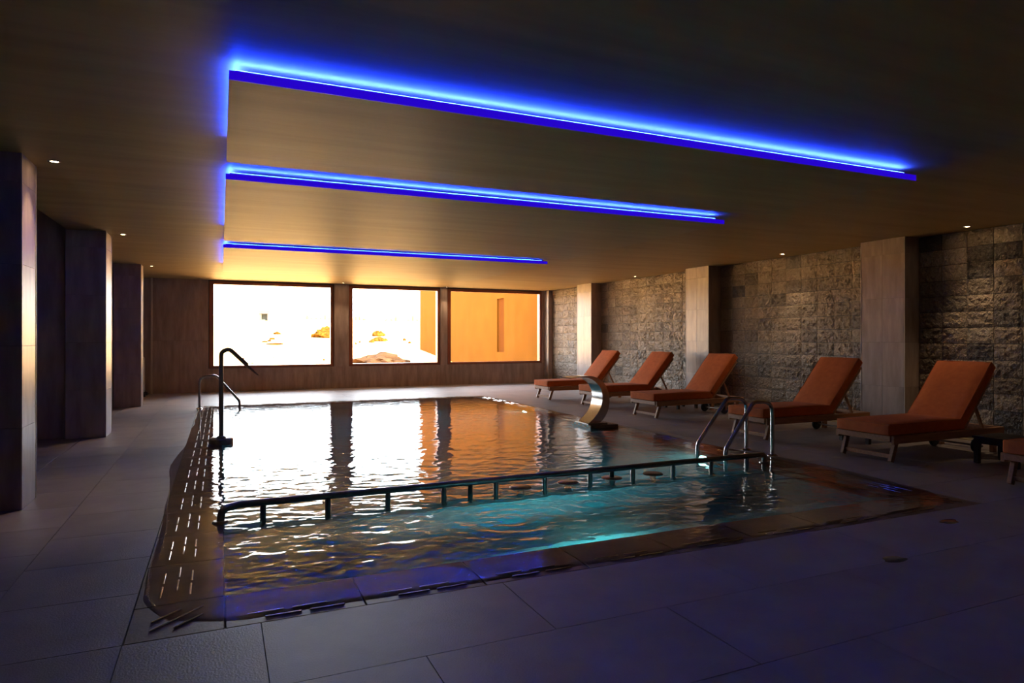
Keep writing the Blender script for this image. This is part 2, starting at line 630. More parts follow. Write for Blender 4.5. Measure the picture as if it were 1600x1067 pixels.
# ---- columns
def column(x0, x1, y0, y1, faces, split, label, group):
    root = tag(empty('column', ((x0 + x1) / 2, (y0 + y1) / 2, 0)), label, 'column', group)
    ox, oy, _ = root.location
    t = 0.012
    MB().box(x0 + t - ox, x1 - t - ox, y0 + t - oy, y1 - t - oy, 0, H).build('core', M_CORE, root)
    zs = [0, 0.62, 1.24, 1.86, 2.48, H]
    for za, zb in zip(zs[:-1], zs[1:]):
        if 's' in faces:
            slab(root, x0 - ox, x1 - ox, y0 - oy, y0 + t - oy, za, zb)
        if 'n' in faces:
            slab(root, x0 - ox, x1 - ox, y1 - t - oy, y1 - oy, za, zb)
        for fc, xa, xb in (('w', x0, x0 + t), ('e', x1 - t, x1)):
            if fc in faces:
                ys = np.linspace(y0 + t, y1 - t, split + 1)
                for ya, yb in zip(ys[:-1], ys[1:]):
                    slab(root, xa - ox, xb - ox, ya - oy, yb - oy, za, zb)
    bx = x1 if 'e' in faces else x0
    for yy in (y0, y1):
        MB().box(bx - 0.004 - ox, bx + 0.004 - ox, yy - 0.004 - oy, yy + 0.004 - oy, 0, H - 0.001).build('corner_bead', M_TRIMLINE, root)
    return root


LG = 'stone clad columns on the alcove side'
for (ya, yb, lb) in ((6.03, 6.45, 'tall brown stone column at the left edge, nearest on the alcove side'),
                     (10.02, 10.53, 'brown stone column on the alcove side, middle of the three'),
                     (14.18, 14.57, 'brown stone column on the alcove side, farthest, beside the white heater')):
    column(-1.82, -1.372, ya, yb, 'sen', 1, lb, LG)
RG = 'stone clad columns along the lounger wall'
for (ya, yb, lb) in ((1.95, 2.62, 'stone column on the lounger wall, nearest the viewer'),
                     (6.03, 6.70, 'wide brown stone column behind the two nearest loungers'),
                     (9.99, 10.67, 'brown stone column on the lounger wall, middle of the row'),
                     (14.36, 15.08, 'pale lit stone column on the lounger wall, nearest the windows')):
    column(8.60, XR, ya, yb, 'swn', 2, lb, RG)
column(8.76, XR, 17.05, YB - 0.03, 'sw', 1, 'narrow stone column in the corner beside the orange window', RG)

# ---- hewn stone tiles on the right wall
TH, TW = 0.2094, 0.3225


def tile_mesh(seed, w, h):
    rnd = random.Random(seed)
    nx, nz = 8, 6
    vs, fs = [], []
    d = 0.048
    for j in range(nz + 1):
        for i in range(nx + 1):
            edge = i in (0, nx) or j in (0, nz)
            dep = d * (0.55 if edge else rnd.uniform(0.55, 1.0))
            yy, zz = w * i / nx, h * j / nz
            if not edge:
                yy += rnd.uniform(-0.012, 0.012)
                zz += rnd.uniform(-0.010, 0.010)
            vs.append((-dep, yy, zz))
    for j in range(nz):
        for i in range(nx):
            a = j * (nx + 1) + i
            b, c, e = a + 1, a + nx + 2, a + nx + 1
            if (i + j) % 2:
                fs += [(a, e, c, b)]
            else:
                fs += [(a, e, b), (b, e, c)]
    n = len(vs)
    vs += [(0, 0, 0), (0, w, 0), (0, w, h), (0, 0, h)]
    fs += [tuple([n, n + 1] + [i for i in range(nx, -1, -1)]),
           tuple([n + 3] + [nz * (nx + 1) + i for i in range(nx + 1)] + [n + 2]),
           tuple([n] + [j * (nx + 1) for j in range(nz + 1)] + [n + 3]),
           tuple([n + 1, n + 2] + [j * (nx + 1) + nx for j in range(nz, -1, -1)])]
    return vs, fs


def tone_attr(me, vals):
    a = me.attributes.new('tone', 'FLOAT', 'POINT')
    a.data.foreach_set('value', vals)


gaps = 0.007
VAR = {}
rest = MB()
rest_tone = []
bays = [(2.62, 6.03), (6.70, 9.99), (10.67, 14.36), (15.08, 17.05)]
spots = []
for ya, yb in bays:
    y = ya
    first = (yb - ya) - TW * math.floor((yb - ya) / TW)
    ys = [ya]
    n = int((yb - ya) / TW)
    st = yb - n * TW - ya
    if st > 0.03:
        ys.append(ya + st)
    else:
        ys[0] = ya
    while ys[-1] + TW <= yb + 1e-6:
        ys.append(ys[-1] + TW)
    for a, b in zip(ys[:-1], ys[1:]):
        for r in range(13):
            z1 = H - 0.004 - r * TH
            z0 = max(z1 - TH, 0.0)
            spots.append((a, b, z0, z1))
vis = sorted([s for s in spots if s[1] > 4.35], key=lambda s: s[0])
keep = set(vis[:300])
rnd = random.Random(3)
for s in spots:
    a, b, z0, z1 = s
    w, h = round(b - a - gaps, 3), round(z1 - z0 - gaps, 3)
    if h < 0.03:
        continue
    tn = min(1, max(0, rnd.gauss(0.50 if a > 6.2 else 0.40, 0.13 if a > 6.2 else 0.26)))
    if s in keep:
        key = (w, h, rnd.randrange(9), int(tn * 6))
        if key not in VAR:
            vs, fs = tile_mesh(hash((w, h)) % 1000 + key[2] * 31 + key[3], w, h)
            me = bpy.data.meshes.new('stone_tile')
            me.from_pydata(vs, [], fs)
            me.materials.append(M_TILE)
            tone_attr(me, [key[3] / 6 + 0.06] * len(vs))
            VAR[key] = me
        o = bpy.data.objects.new('stone_tile', VAR[key])
        COL.objects.link(o)
        o.parent = wall_right
        o.location = (XR, a + gaps / 2, z0 + gaps / 2)
    else:
        vs, fs = tile_mesh(rnd.randrange(9999), w, h)
        rest.add([(XR + p[0], a + gaps / 2 + p[1], z0 + gaps / 2 + p[2]) for p in vs], fs)
        rest_tone += [tn] * len(vs)
me = bpy.data.meshes.new('stone_tile_field')
me.from_pydata(rest.v, [], rest.f)
tone_attr(me, rest_tone)
tag(link('stone_tile_field', me, wall_right, M_TILE), kind='stuff')

# raised beige strips with a flat dark strip between, along the foot of the lounger wall
kerb = tag(empty('trim_2', (8.6, 4.0, 0)), kind='structure')
MB().box(0.10, 0.20, -6.6, 13.35, -0.006, 0.012).build('beige_strip', M_KERB, kerb)
MB().box(0.20, 0.25, -6.6, 13.35, -0.006, 0.003).build('slot', M_RUBBER, kerb)
MB().box(0.25, 0.285, -6.6, 13.35, -0.006, 0.05).build('beige_strip', M_KERB, kerb)

# ------------------------------------------------------------------ dropped ceiling panels with blue light strips
PANELS = [(3.58, 5.27, 'near brown ceiling panel with the longest blue light strip along its edge'),
          (5.83, 9.56, 'middle brown ceiling panel between the two farther blue light strips'),
          (10.24, 14.02, 'far brown ceiling panel close to the windows, with the shortest looking blue strip')]
PXA, PXB = 0.04, 5.24
PZ0, PZ1 = 2.598, 2.642
for ya, yb, lb in PANELS:
    root = tag(empty('ceiling_panel', ((PXA + PXB) / 2, ya, PZ0)), lb, 'ceiling panel', 'dropped ceiling panels')
    ox, oy, oz = root.location
    MB().box(PXA - ox, PXB - ox, 0, yb - ya, 0, PZ1 - PZ0).build('panel_board', M_PANEL, root)
    MB().box(PXA - ox, PXB - ox, -0.006, 0, -0.001, PZ1 - PZ0 + 0.001).build('glow_fascia', M_FASCIAGLOW, root)  # fascia is no lamp; its blue glow is put into the material
    # hanger rails to the ceiling, well inside
    for yy in (0.55, yb - ya - 0.25):
        MB().box(PXA + 0.45 - ox, PXB - 0.25 - ox, yy, yy + 0.05, PZ1 - PZ0, H - PZ0).build('hanger_rail', M_CORE, root)
    ex = MB().box(PXB - 0.06 - ox, PXB - ox, 0.16, yb - ya, PZ1 - PZ0, H - PZ0).build('edge_filler', M_PANEL, root)
    # strip along the front edge, and along the left edge for part of its depth
    zl = PZ1 - PZ0
    for (a, b_, c, d) in ((PXA + 0.03 - ox, PXB - 0.10 - ox, 0.028, 0.040), (PXA + 0.030 - ox, PXA + 0.040 - ox, 0.06, (yb - ya) * 0.80)):
        MB().box(a, b_, c, d, zl, zl + 0.018).build('led_profile', M_WHITE, root)
        MB().add([(a, c, zl + 0.0185), (b_, c, zl + 0.0185), (b_, d, zl + 0.0185), (a, d, zl + 0.0185)], [(0, 1, 2, 3)]).build('led_strip', M_LED, root)

# ------------------------------------------------------------------ downlights
DL = [(-1.20, 6.21, 'ceiling downlight beside the nearest column on the alcove side'),
      (-1.20, 10.20, 'ceiling downlight beside the middle column on the alcove side'),
      (-1.22, 14.45, 'ceiling downlight beside the farthest column on the alcove side'),
      (2.86, 16.95, 'ceiling downlight above the pier between the two white windows'),
      (5.66, 17.10, 'ceiling downlight above the pier beside the orange window'),
      (8.60, 12.43, 'ceiling downlight above the stone wall behind the two farthest loungers'),
      (8.56, 8.13, 'ceiling downlight above the stone wall, middle of the lounger side'),
      (8.56, 5.18, 'ceiling downlight above the stone wall behind the nearest loungers')]
ring_me = MB().lathe([(0.030, 0.0), (0.032, -0.006), (0.045, -0.006), (0.047, 0.0)], n=24).mesh('ring')
lens_me = MB().lathe([(0.0, -0.002), (0.029, -0.002), (0.029, 0.0)], n=20).mesh('lens')
for x, y, lb in DL:
    root = tag(empty('downlight', (x, y, H)), lb, 'downlight', 'small round ceiling downlights')
    link('ring', ring_me, root, M_STEEL)
    link('lens', lens_me, root, M_LAMP)
    ld = bpy.data.lights.new('downlight_beam', 'SPOT')
    ld.energy = 14.0
    ld.color = (1.0, 0.74, 0.42)
    ld.spot_size = math.radians(72)
    ld.spot_blend = 0.8
    ld.shadow_soft_size = 0.03
    lo = bpy.data.objects.new('downlight_beam', ld)
    lo.parent = root
    lo.location = (0, 0, -0.012)
    COL.objects.link(lo)

# ------------------------------------------------------------------ pool
pool = tag(empty('swimming_pool', ((PX0 + PX1) / 2, (PY0 + PY1) / 2, 0)), 'rectangular overflow swimming pool with wet stone edge in the middle of the hall', 'pool')
pox, poy, _ = pool.location
b = MB()
W = 0.30
b.box(PX0 - W, PX0, PY0 - W, PY1 + W, POOL_D - 0.2, -0.03)
b.box(PX1, PX1 + W, PY0 - W, PY1 + W, POOL_D - 0.2, -0.03)
b.box(PX0, PX1, PY0 - W, PY0, POOL_D - 0.2, -0.03)
b.box(PX0, PX1, PY1, PY1 + W, POOL_D - 0.2, -0.03)
b.box(PX0, PX1, PY0, PY1, POOL_D - 0.2, POOL_D)
b.v = [(p[0] - pox, p[1] - poy, p[2]) for p in b.v]
b.build('basin', M_MOSAIC, pool)
MB().box(PX0 - pox, PX1 - pox, PY0 - poy, PY0 + 0.55 - poy, POOL_D, -0.55).build('added_glow_bench', M_MOSAIC, pool)  # bench added so the near lamp brightens the water along the edge
MB().box(PX0 - pox, PX1 - pox, 5.05 - poy, 5.27 - poy, POOL_D, -0.30).build('underwater_divider', M_MOSAIC, pool)
# coping bed under the pieces
cb = MB()
cb.box(CX0, PX0, CY0, CY1, -0.30, -0.022).box(PX1, CX1, CY0, CY1, -0.30, -0.022)
cb.box(PX0, PX1, CY0, PY0, -0.30, -0.022).box(PX0, PX1, PY1, CY1, -0.30, -0.022)
cb.v = [(p[0] - pox, p[1] - poy, p[2]) for p in cb.v]
cb.build('coping_bed', M_GROUT, pool)

slot_me = MB().box(-0.082, 0.082, -0.0055, 0.0055, -0.010, 0.0062).mesh('slot_glint_bar', 0.0025, 1)  # raised steel bars, shaped to catch window glints along the drain slots
slot_me.materials.append(M_STEEL)
long_slot = MB().box(-0.15, 0.15, -0.0055, 0.0055, -0.010, 0.0062).mesh('slot_glint_bar', 0.0025, 1)
long_slot.materials.append(M_STEEL)


def coping_tile(x0, x1, y0, y1, slots):
    g = 0.006
    cx, cyy = (x0 + x1) / 2, (y0 + y1) / 2
    o = MB().box(x0 + g / 2 - cx, x1 - g / 2 - cx, y0 + g / 2 - cyy, y1 - g / 2 - cyy, -0.022, 0.0).build('coping_tile', M_COPING, pool, 0.003, 1)
    o.location = (cx - pox, cyy - poy, 0)
    for sx, sy, ang, me in slots:
        s = bpy.data.objects.new('slot_glint_bar', me)
        COL.objects.link(s)
        s.parent = o
        s.location = (sx - cx, sy - cyy, 0)
        s.rotation_euler = (0, 0, ang)
    return o


def side_y(x0, x1, rows):
    n = int(round((PY1 - PY0) / 0.60))
    ys = np.linspace(PY0, PY1, n + 1)
    for a, b_ in zip(ys[:-1], ys[1:]):
        L = b_ - a
        sl = []
        for r, rx in enumerate(rows):
            for q in (0.28, 0.62):
                sl.append((rx, a + L * (q + (0.13 if r == 1 else 0.0)), math.pi / 2, slot_me))
        coping_tile(x0, x1, a, b_, sl)


def side_x(y0, y1, rows):
    n = int(round((PX1 - PX0) / 0.595))
    xs = np.linspace(PX0, PX1, n + 1)
    for a, b_ in zip(xs[:-1], xs[1:]):
        L = b_ - a
        sl = []
        for r, ry in enumerate(rows):
            for q in (0.28, 0.60):
                sl.append((a + L * (q + (0.12 if r == 1 else 0.0)), ry, 0, slot_me))
        coping_tile(a, b_, y0, y1, sl)


side_y(CX0, PX0, (-0.275, -0.205, -0.140))
side_y(PX1, CX1, (5.22, 5.29, 5.36))
side_x(CY0, PY0, (3.315, 3.255))
side_x(PY1, CY1, (13.74, 13.68))
q = math.radians(45)
for (x0, x1, y0, y1, sg) in ((CX0, PX0, CY0, PY0, 1), (PX1, CX1, CY0, PY0, -1), (CX0, PX0, PY1, CY1, -1), (PX1, CX1, PY1, CY1, 1)):
    cx, cyy = (x0 + x1) / 2, (y0 + y1) / 2
    sl = []
    for off in (-0.10, 0.0, 0.10):
        sl.append((cx + off * math.cos(-sg * q) * 0.7, cyy + off * math.sin(-sg * q) * 0.7, sg * q, slot_me if off else long_slot))
    coping_tile(x0, x1, y0, y1, sl)

# ---- water: one closed body with a rippled top that laps over the coping
def water_body():
    nx, ny = 470, 850
    s = np.linspace(0, 1, nx)
    t = np.linspace(0, 1, ny)
    S, T = np.meshgrid(s, t, indexing='ij')
    def wob(u, seed, amp):
        r = np.random.RandomState(seed)
        o = np.zeros_like(u)
        for k in range(2, 26):
            o += r.normal() * np.sin(u * math.pi * 2 * k * 0.5 + r.uniform(0, 6.28)) / k ** 0.8
        return o * amp
    # edges of the wet area
    def left(t_): return CX0 + 0.02 - 0.12 * np.exp(-((t_ - 0.38) / 0.15) ** 2) - 0.03 * np.exp(-((t_ - 0.10) / 0.1) ** 2) + wob(t_, 1, 0.018)
    def right(t_): return CX1 - 0.02 + 0.20 * np.exp(-((t_ - 0.14) / 0.10) ** 2) + wob(t_, 2, 0.012)
    def near(s_): return CY0 + 0.045 + wob(s_, 3, 0.010)
    def far(s_): return CY1 - 0.12 + wob(s_, 4, 0.010)
    X = left(T) * (1 - S) + right(T) * S
    Y = near(S) * (1 - T) + far(S) * T
    # round the four corners a little
    cr = 0.15
    u = np.minimum(S, 1 - S) * 5.7
    v = np.minimum(T, 1 - T) * 10.5
    rr = (np.clip(1 - u / 0.5, 0, 1) * np.clip(1 - v / 0.5, 0, 1)) ** 1.6
    X += np.where(S < 0.5, 1, -1) * rr * cr
    Y += np.where(T < 0.5, 1, -1) * rr * cr
    # ripples
    R = np.random.RandomState(11)
    Z = np.zeros_like(X)
    def waves(n, lmin, lmax, ang0, spread, slope):
        z = np.zeros_like(X)
        for _ in range(n):
            lam = math.exp(R.uniform(math.log(lmin), math.log(lmax)))
            a = ang0 + R.normal() * spread
            k = 2 * math.pi / lam
            z += (slope / k) * np.sin(k * (X * math.cos(a) + Y * math.sin(a)) + R.uniform(0, 6.28) + 0.7 * np.sin(1.3 * X + R.uniform(0, 6)) + 0.7 * np.sin(1.1 * Y + R.uniform(0, 6)))
        return z
    calm = waves(34, 0.07, 0.40, math.pi / 2, 0.55, 0.0062)
    choppy = waves(50, 0.05, 0.20, math.pi / 2, 1.0, 0.0068)
    env = 1 / (1 + np.exp((Y - 6.6) / 0.7))           # livelier on the near side of the rail
    envl = np.exp(-((X - PX0) / 0.35) ** 2)
    Z = calm * (0.40 + 0.60 * np.clip((13.4 - Y) / 6.0, 0, 1)) + choppy * np.clip(0.9 * env + 0.7 * envl, 0, 1)
    for (jx, jy, ja, js) in ((2.68, 4.43, 0.012, 0.10), (3.4, 4.6, 0.006, 0.16), (1.9, 4.3, 0.006, 0.15)):
        d = np.hypot(X - jx, Y - jy)
        Z += ja * np.exp(-(d / js) ** 2) + 0.004 * np.sin(d * 38) * np.exp(-d / 0.35)
    # over the coping the film is thin and calmer
    inx = np.clip(np.minimum(X - PX0, PX1 - X) / 0.12 + 0.5, 0, 1)
    iny = np.clip(np.minimum(Y - PY0, PY1 - Y) / 0.12 + 0.5, 0, 1)
    inside = np.minimum(inx, iny)
    Z = Z * (0.20 + 0.80 * inside)
    Z += 0.0042
    # thin out at the very edge
    e = np.minimum(np.minimum(S, 1 - S) * 5.8, np.minimum(T, 1 - T) * 10.5)
    ed = np.clip(e / 0.05, 0, 1)
    Z = np.where(e < 0.05, Z * ed ** 0.5 - 0.003 * (1 - ed), Z)
    Z = np.maximum(Z, -0.02)
    vs = np.stack([X, Y, Z], -1).reshape(-1, 3)
    idx = np.arange(nx * ny).reshape(nx, ny)
    f = np.stack([idx[:-1, :-1], idx[1:, :-1], idx[1:, 1:], idx[:-1, 1:]], -1).reshape(-1, 4)
    # skirt and body (all inside the stone)
    ring = np.concatenate([idx[:, 0], idx[-1, 1:], idx[-2::-1, -1], idx[0, -2:0:-1]])
    n = len(vs)
    low = vs[ring].copy()
    low[:, 2] = -0.027
    allv = [vs, low]
    m = len(ring)
    r2 = n + np.arange(m)
    f2 = np.stack([ring, r2, np.roll(r2, -1), np.roll(ring, -1)], -1)
    # inner ring just inside the basin walls' stone, then down to the floor
    e_ = 0.012
    ix = np.clip(low[:, 0], PX0 - e_, PX1 + e_)
    iy = np.clip(low[:, 1], PY0 - e_, PY1 + e_)
    inn = np.stack([ix, iy, np.full(m, -0.027)], -1)
    bot = inn.copy()
    bot[:, 2] = POOL_D - 0.012
    r3 = r2 + m
    r4 = r3 + m
    f3 = np.stack([r2, r3, np.roll(r3, -1), np.roll(r2, -1)], -1)
    f4 = np.stack([r3, r4, np.roll(r4, -1), np.roll(r3, -1)], -1)
    allv += [inn, bot]
    V = np.concatenate(allv)
    Fq = np.concatenate([f, f2, f3, f4])
    me = bpy.data.meshes.new('pool_water')
    bot_poly = list(int(i) for i in r4[::-1])
    me.from_pydata(V.tolist(), [], Fq.tolist() + [bot_poly])
    sm = np.ones(len(me.polygons), dtype=bool)
    sm[len(f):] = False
    me.polygons.foreach_set('use_smooth', sm)
    me.update()
    return me


water = link('pool_water', water_body(), None, M_WATER)
tag(water, 'rippling dark teal water filling the pool and lapping over its stone edge', 'water', kind='stuff')

# ---- underwater lamps
def pool_lamp(loc, direction, label, energy):
    root = tag(empty('pool_lamp', loc), label, 'lamp', 'underwater lamps in the pool walls')
    d = Vector(direction).normalized()
    root.rotation_euler = d.to_track_quat('Z', 'Y').to_euler()
    MB().lathe([(0.085, 0.0), (0.085, 0.012), (0.11, 0.012), (0.115, 0.0)], n=28).build('ring', M_STEEL, root)
    MB().lathe([(0.0, 0.016), (0.05, 0.014), (0.085, 0.006), (0.085, 0.0)], n=28).build('lens', M_POOLLAMP, root)
    ld = bpy.data.lights.new('pool_lamp_beam', 'SPOT')
    ld.energy = energy
    ld.color = (0.35, 1.0, 0.90)
    ld.spot_size = math.radians(135)
    ld.spot_blend = 0.6
    ld.shadow_soft_size = 0.07
    lo = bpy.data.objects.new('pool_lamp_beam', ld)
    lo.parent = root
    lo.location = (0, 0, 0.03)
    lo.rotation_euler = (math.pi, 0, 0)
    COL.objects.link(lo)


pool_lamp((2.45, PY0 + 0.0, -0.36), (0, 1, 0), 'teal underwater lamp in the near pool wall below the jets', 24)
pool_lamp((PX1, 5.95, -0.36), (-1, 0, 0), 'bright teal underwater lamp beside the right hand ladder', 15)
pool_lamp((PX1, 10.80, -0.36), (-1, 0, 0), 'small teal underwater lamp at the far right pool wall', 7)

# ---- long handrail across the pool
rail = tag(empty('pool_handrail', (0.0, 5.15, 0.0)), 'long low steel handrail on short posts crossing the pool', 'handrail')
rz = 0.092
pts = arc_pts([(0.0, -0.11, 0.0), (0.01, -0.10, rz), (0.12, 0.0, rz), (5.10, 0.0, rz), (5.16, 0.0, rz), (5.17, 0.0, 0.0)], [0.07, 0.08, 0.02, 0.05])
MB().tube(pts, 0.026, 16).build('rail_tube', M_DARKSTEEL, rail)
fl_me = MB().lathe([(0.0, 0.018), (0.045, 0.018), (0.055, 0.006), (0.055, 0.0)], n=24).mesh('flange')
for x, y in ((0.0, -0.11), (5.17, 0.0)):
    o = link('flange', fl_me, rail, M_DARKSTEEL)
    o.location = (x, y, 0.0)
post_me = MB().tube([(0, 0, -0.30), (0, 0, rz)], 0.0215, 14).mesh('post')
for k in range(11):
    o = link('post', post_me, rail, M_DARKSTEEL)
    o.location = (0.288 + 0.464 * k, 0, 0)
# round brown discs between the posts
disc_me = MB().lathe([(0.0, 0.016), (0.085, 0.016), (0.095, 0.010), (0.095, -0.004), (0.0, -0.004)], n=28).mesh('disc')
stem_me = MB().tube([(0, 0, -0.29), (0, 0, 0.0)], 0.03, 12).mesh('stem')
knob_me = MB().tube([(0, 0, 0.0), (0, 0, rz - 0.02)], 0.021, 12).mesh('upright')
M_DISC = grainy('brown_disc', (0.22, 0.10, 0.07), (0.30, 0.14, 0.09), (20, 20, 20), rough=0.35)
DISCS = [(2.38, 'round brown disc at the water line under the rail, leftmost of four'),
         (2.85, 'round brown disc at the water line under the rail, second from the left'),
         (3.31, 'round brown disc on a dark upright under the rail, third from the left'),
         (3.77, 'round brown disc at the water line under the rail, rightmost of four')]
for i, (x, lb) in enumerate(DISCS):
    root = tag(empty('jet_disc', (x, 5.16, -0.002)), lb, 'pool jet', 'round discs under the pool rail')
    link('disc', disc_me, root, M_DISC)
    link('stem', stem_me, root, M_DARKSTEEL)
    if i == 2:
        link('upright', knob_me, root, M_RUBBER)
o = MB().tube([(1.912, 0, -0.30), (1.912, 0, rz)], 0.020, 14).build('post', M_RUBBER, rail)
o['label'] = 'extra black post'

# ---- ladder rails on the right
def hoop(y, label, x_deck, x_pool, top, root_name='ladder_rail'):
    root = tag(empty(root_name, (x_deck, y, 0)), label, 'ladder rail', 'curved ladder rails beside the pool')
    dx = x_pool - x_deck
    p = arc_pts([(0, 0, 0.0), (0, 0, top), (dx * 0.40, 0, top + 0.01), (dx * 0.98, 0, 0.12), (dx, 0, -0.75)], [0.15, 0.10, 0.12], 10)
    MB().tube(p, 0.0215, 16).build('tube', M_STEEL, root)
    MB().lathe([(0.0, 0.02), (0.04, 0.02), (0.055, 0.006), (0.055, 0.0)], n=24).build('flange', M_STEEL, root)
    return root


hb = hoop(5.44, 'curved steel ladder rail at the right pool edge, nearer of the pair', 5.575, 4.90, 0.595)
hoop(5.83, 'curved steel ladder rail at the right pool edge, farther of the pair', 5.575, 4.85, 0.600)
for z in (-0.30, -0.55):
    MB().box(4.90 - 5.575 - 0.05, 4.90 - 5.575 + 0.03, 0.0, 0.39, z - 0.012, z + 0.012).build('step', M_STEEL, hb)
hoop(13.30, 'curved steel ladder rail at the far left corner of the pool', -0.35, 0.345, 0.60)

# ---- water cannon pipe on the left edge
foun = tag(empty('water_cannon', (0.01, 8.80, 0.0)), 'tall bent steel water spout pipe on a round drum at the left pool edge', 'water spout')
p = arc_pts([(0, 0, 0.04), (0, 0, 1.13), (0.09, 0, 1.17), (0.42, 0, 0.84)], [0.10, 0.10], 10)
rad = []
for v in p:
    rad.append(0.026 if v.x < 0.26 else 0.026)
MB().tube(p[:-1] + [Vector((0.30, 0, 0.96))], 0.027, 18, caps=True).build('pipe', M_DARKSTEEL, foun)
# flattened mouth
mo = MB()
mo.add([(0.285, -0.027, 0.995), (0.265, -0.027, 0.955), (0.265, 0.027, 0.955), (0.285, 0.027, 0.995),
        (0.43, -0.055, 0.842), (0.422, -0.055, 0.832), (0.422, 0.055, 0.832), (0.43, 0.055, 0.842)],
       [(0, 3, 2, 1), (4, 5, 6, 7), (0, 1, 5, 4), (1, 2, 6, 5), (2, 3, 7, 6), (3, 0, 4, 7)])
mo.build('mouth', M_DARKSTEEL, foun, 0.004, 2)
MB().lathe([(0.0, 0.075), (0.128, 0.075), (0.138, 0.066), (0.138, -0.02), (0.0, -0.02)], n=36).build('drum', M_DARKSTEEL, foun)
MB().lathe([(0.03, 0.10), (0.05, 0.092), (0.055, 0.075)], n=24).build('collar', M_DARKSTEEL, foun)

# ---- curved waterfall blade on the right edge
blade = tag(empty('waterfall_blade', (5.0, 8.36, 0.055)), 'curved polished steel waterfall blade standing at the right pool edge', 'waterfall blade')
outer = [(5.04, 0.055), (5.12, 0.11), (5.19, 0.21), (5.225, 0.34), (5.222, 0.46), (5.185, 0.565), (5.12, 0.655), (5.02, 0.72), (4.90, 0.750), (4.76, 0.748), (4.58, 0.725)]
inner = [(4.865, 0.055), (4.955, 0.13), (5.03, 0.21), (5.085, 0.31), (5.108, 0.42), (5.095, 0.52), (5.05, 0.605), (4.97, 0.675), (4.87, 0.722), (4.75, 0.732), (4.58, 0.717)]


def spline(P, n=5):
    P = [Vector((a, 0, b)) for a, b in P]
    out = []
    for i in range(len(P) - 1):
        p0, p1, p2, p3 = P[max(i - 1, 0)], P[i], P[i + 1], P[min(i + 2, len(P) - 1)]
        for k in range(n):
            t = k / n
            out.append(0.5 * ((2 * p1) + (p2 - p0) * t + (2 * p0 - 5 * p1 + 4 * p2 - p3) * t * t + (3 * p1 - p0 - 3 * p2 + p3) * t ** 3))
    out.append(P[-1])
    return out


so, si = spline(outer), spline(inner)
bw = 0.15
mb = MB()
n = len(so)
ofs = Vector((5.0, 0, 0.055))
for P, flip in ((so, 1), (si, 0)):
    vs = []
    for v in P:
        v = v - ofs
        vs += [(v.x, -bw, v.z), (v.x, bw, v.z)]
    fs = [(2 * i, 2 * i + 1, 2 * i + 3, 2 * i + 2) if flip else (2 * i, 2 * i + 2, 2 * i + 3, 2 * i + 1) for i in range(n - 1)]
    mb.add(vs, fs, True)
for yy in (-bw, bw):
    vs = []
    for i in range(n):
        for P in (so, si):
            v = P[i] - ofs
            vs.append((v.x, yy, v.z))
    mb.add(vs, [(2 * i, 2 * i + 1, 2 * i + 3, 2 * i + 2) for i in range(n - 1)])
mb.build('blade_shell', M_STEEL, blade)
MB().box(-0.16, 0.17, -0.19, 0.19, -0.008, 0.010).build('base_plate', M_DARKSTEEL, blade, 0.002, 1)
ped = tag(empty('blade_plinth', (5.06, 8.36, -0.02)), 'low mosaic clad block under the waterfall blade', 'plinth')
MB().box(-0.22, 0.24, -0.27, 0.27, 0, 0.066).build('block', M_COPING, ped, 0.004, 1)
for k in range(9):
    for j in range(2):
        MB().box(-0.226, -0.219, -0.268 + k * 0.06, -0.212 + k * 0.06, 0.004 + j * 0.031, 0.033 + j * 0.031).build('mosaic_tile', M_KERB if (k + j) % 2 else M_MOSAIC, ped)

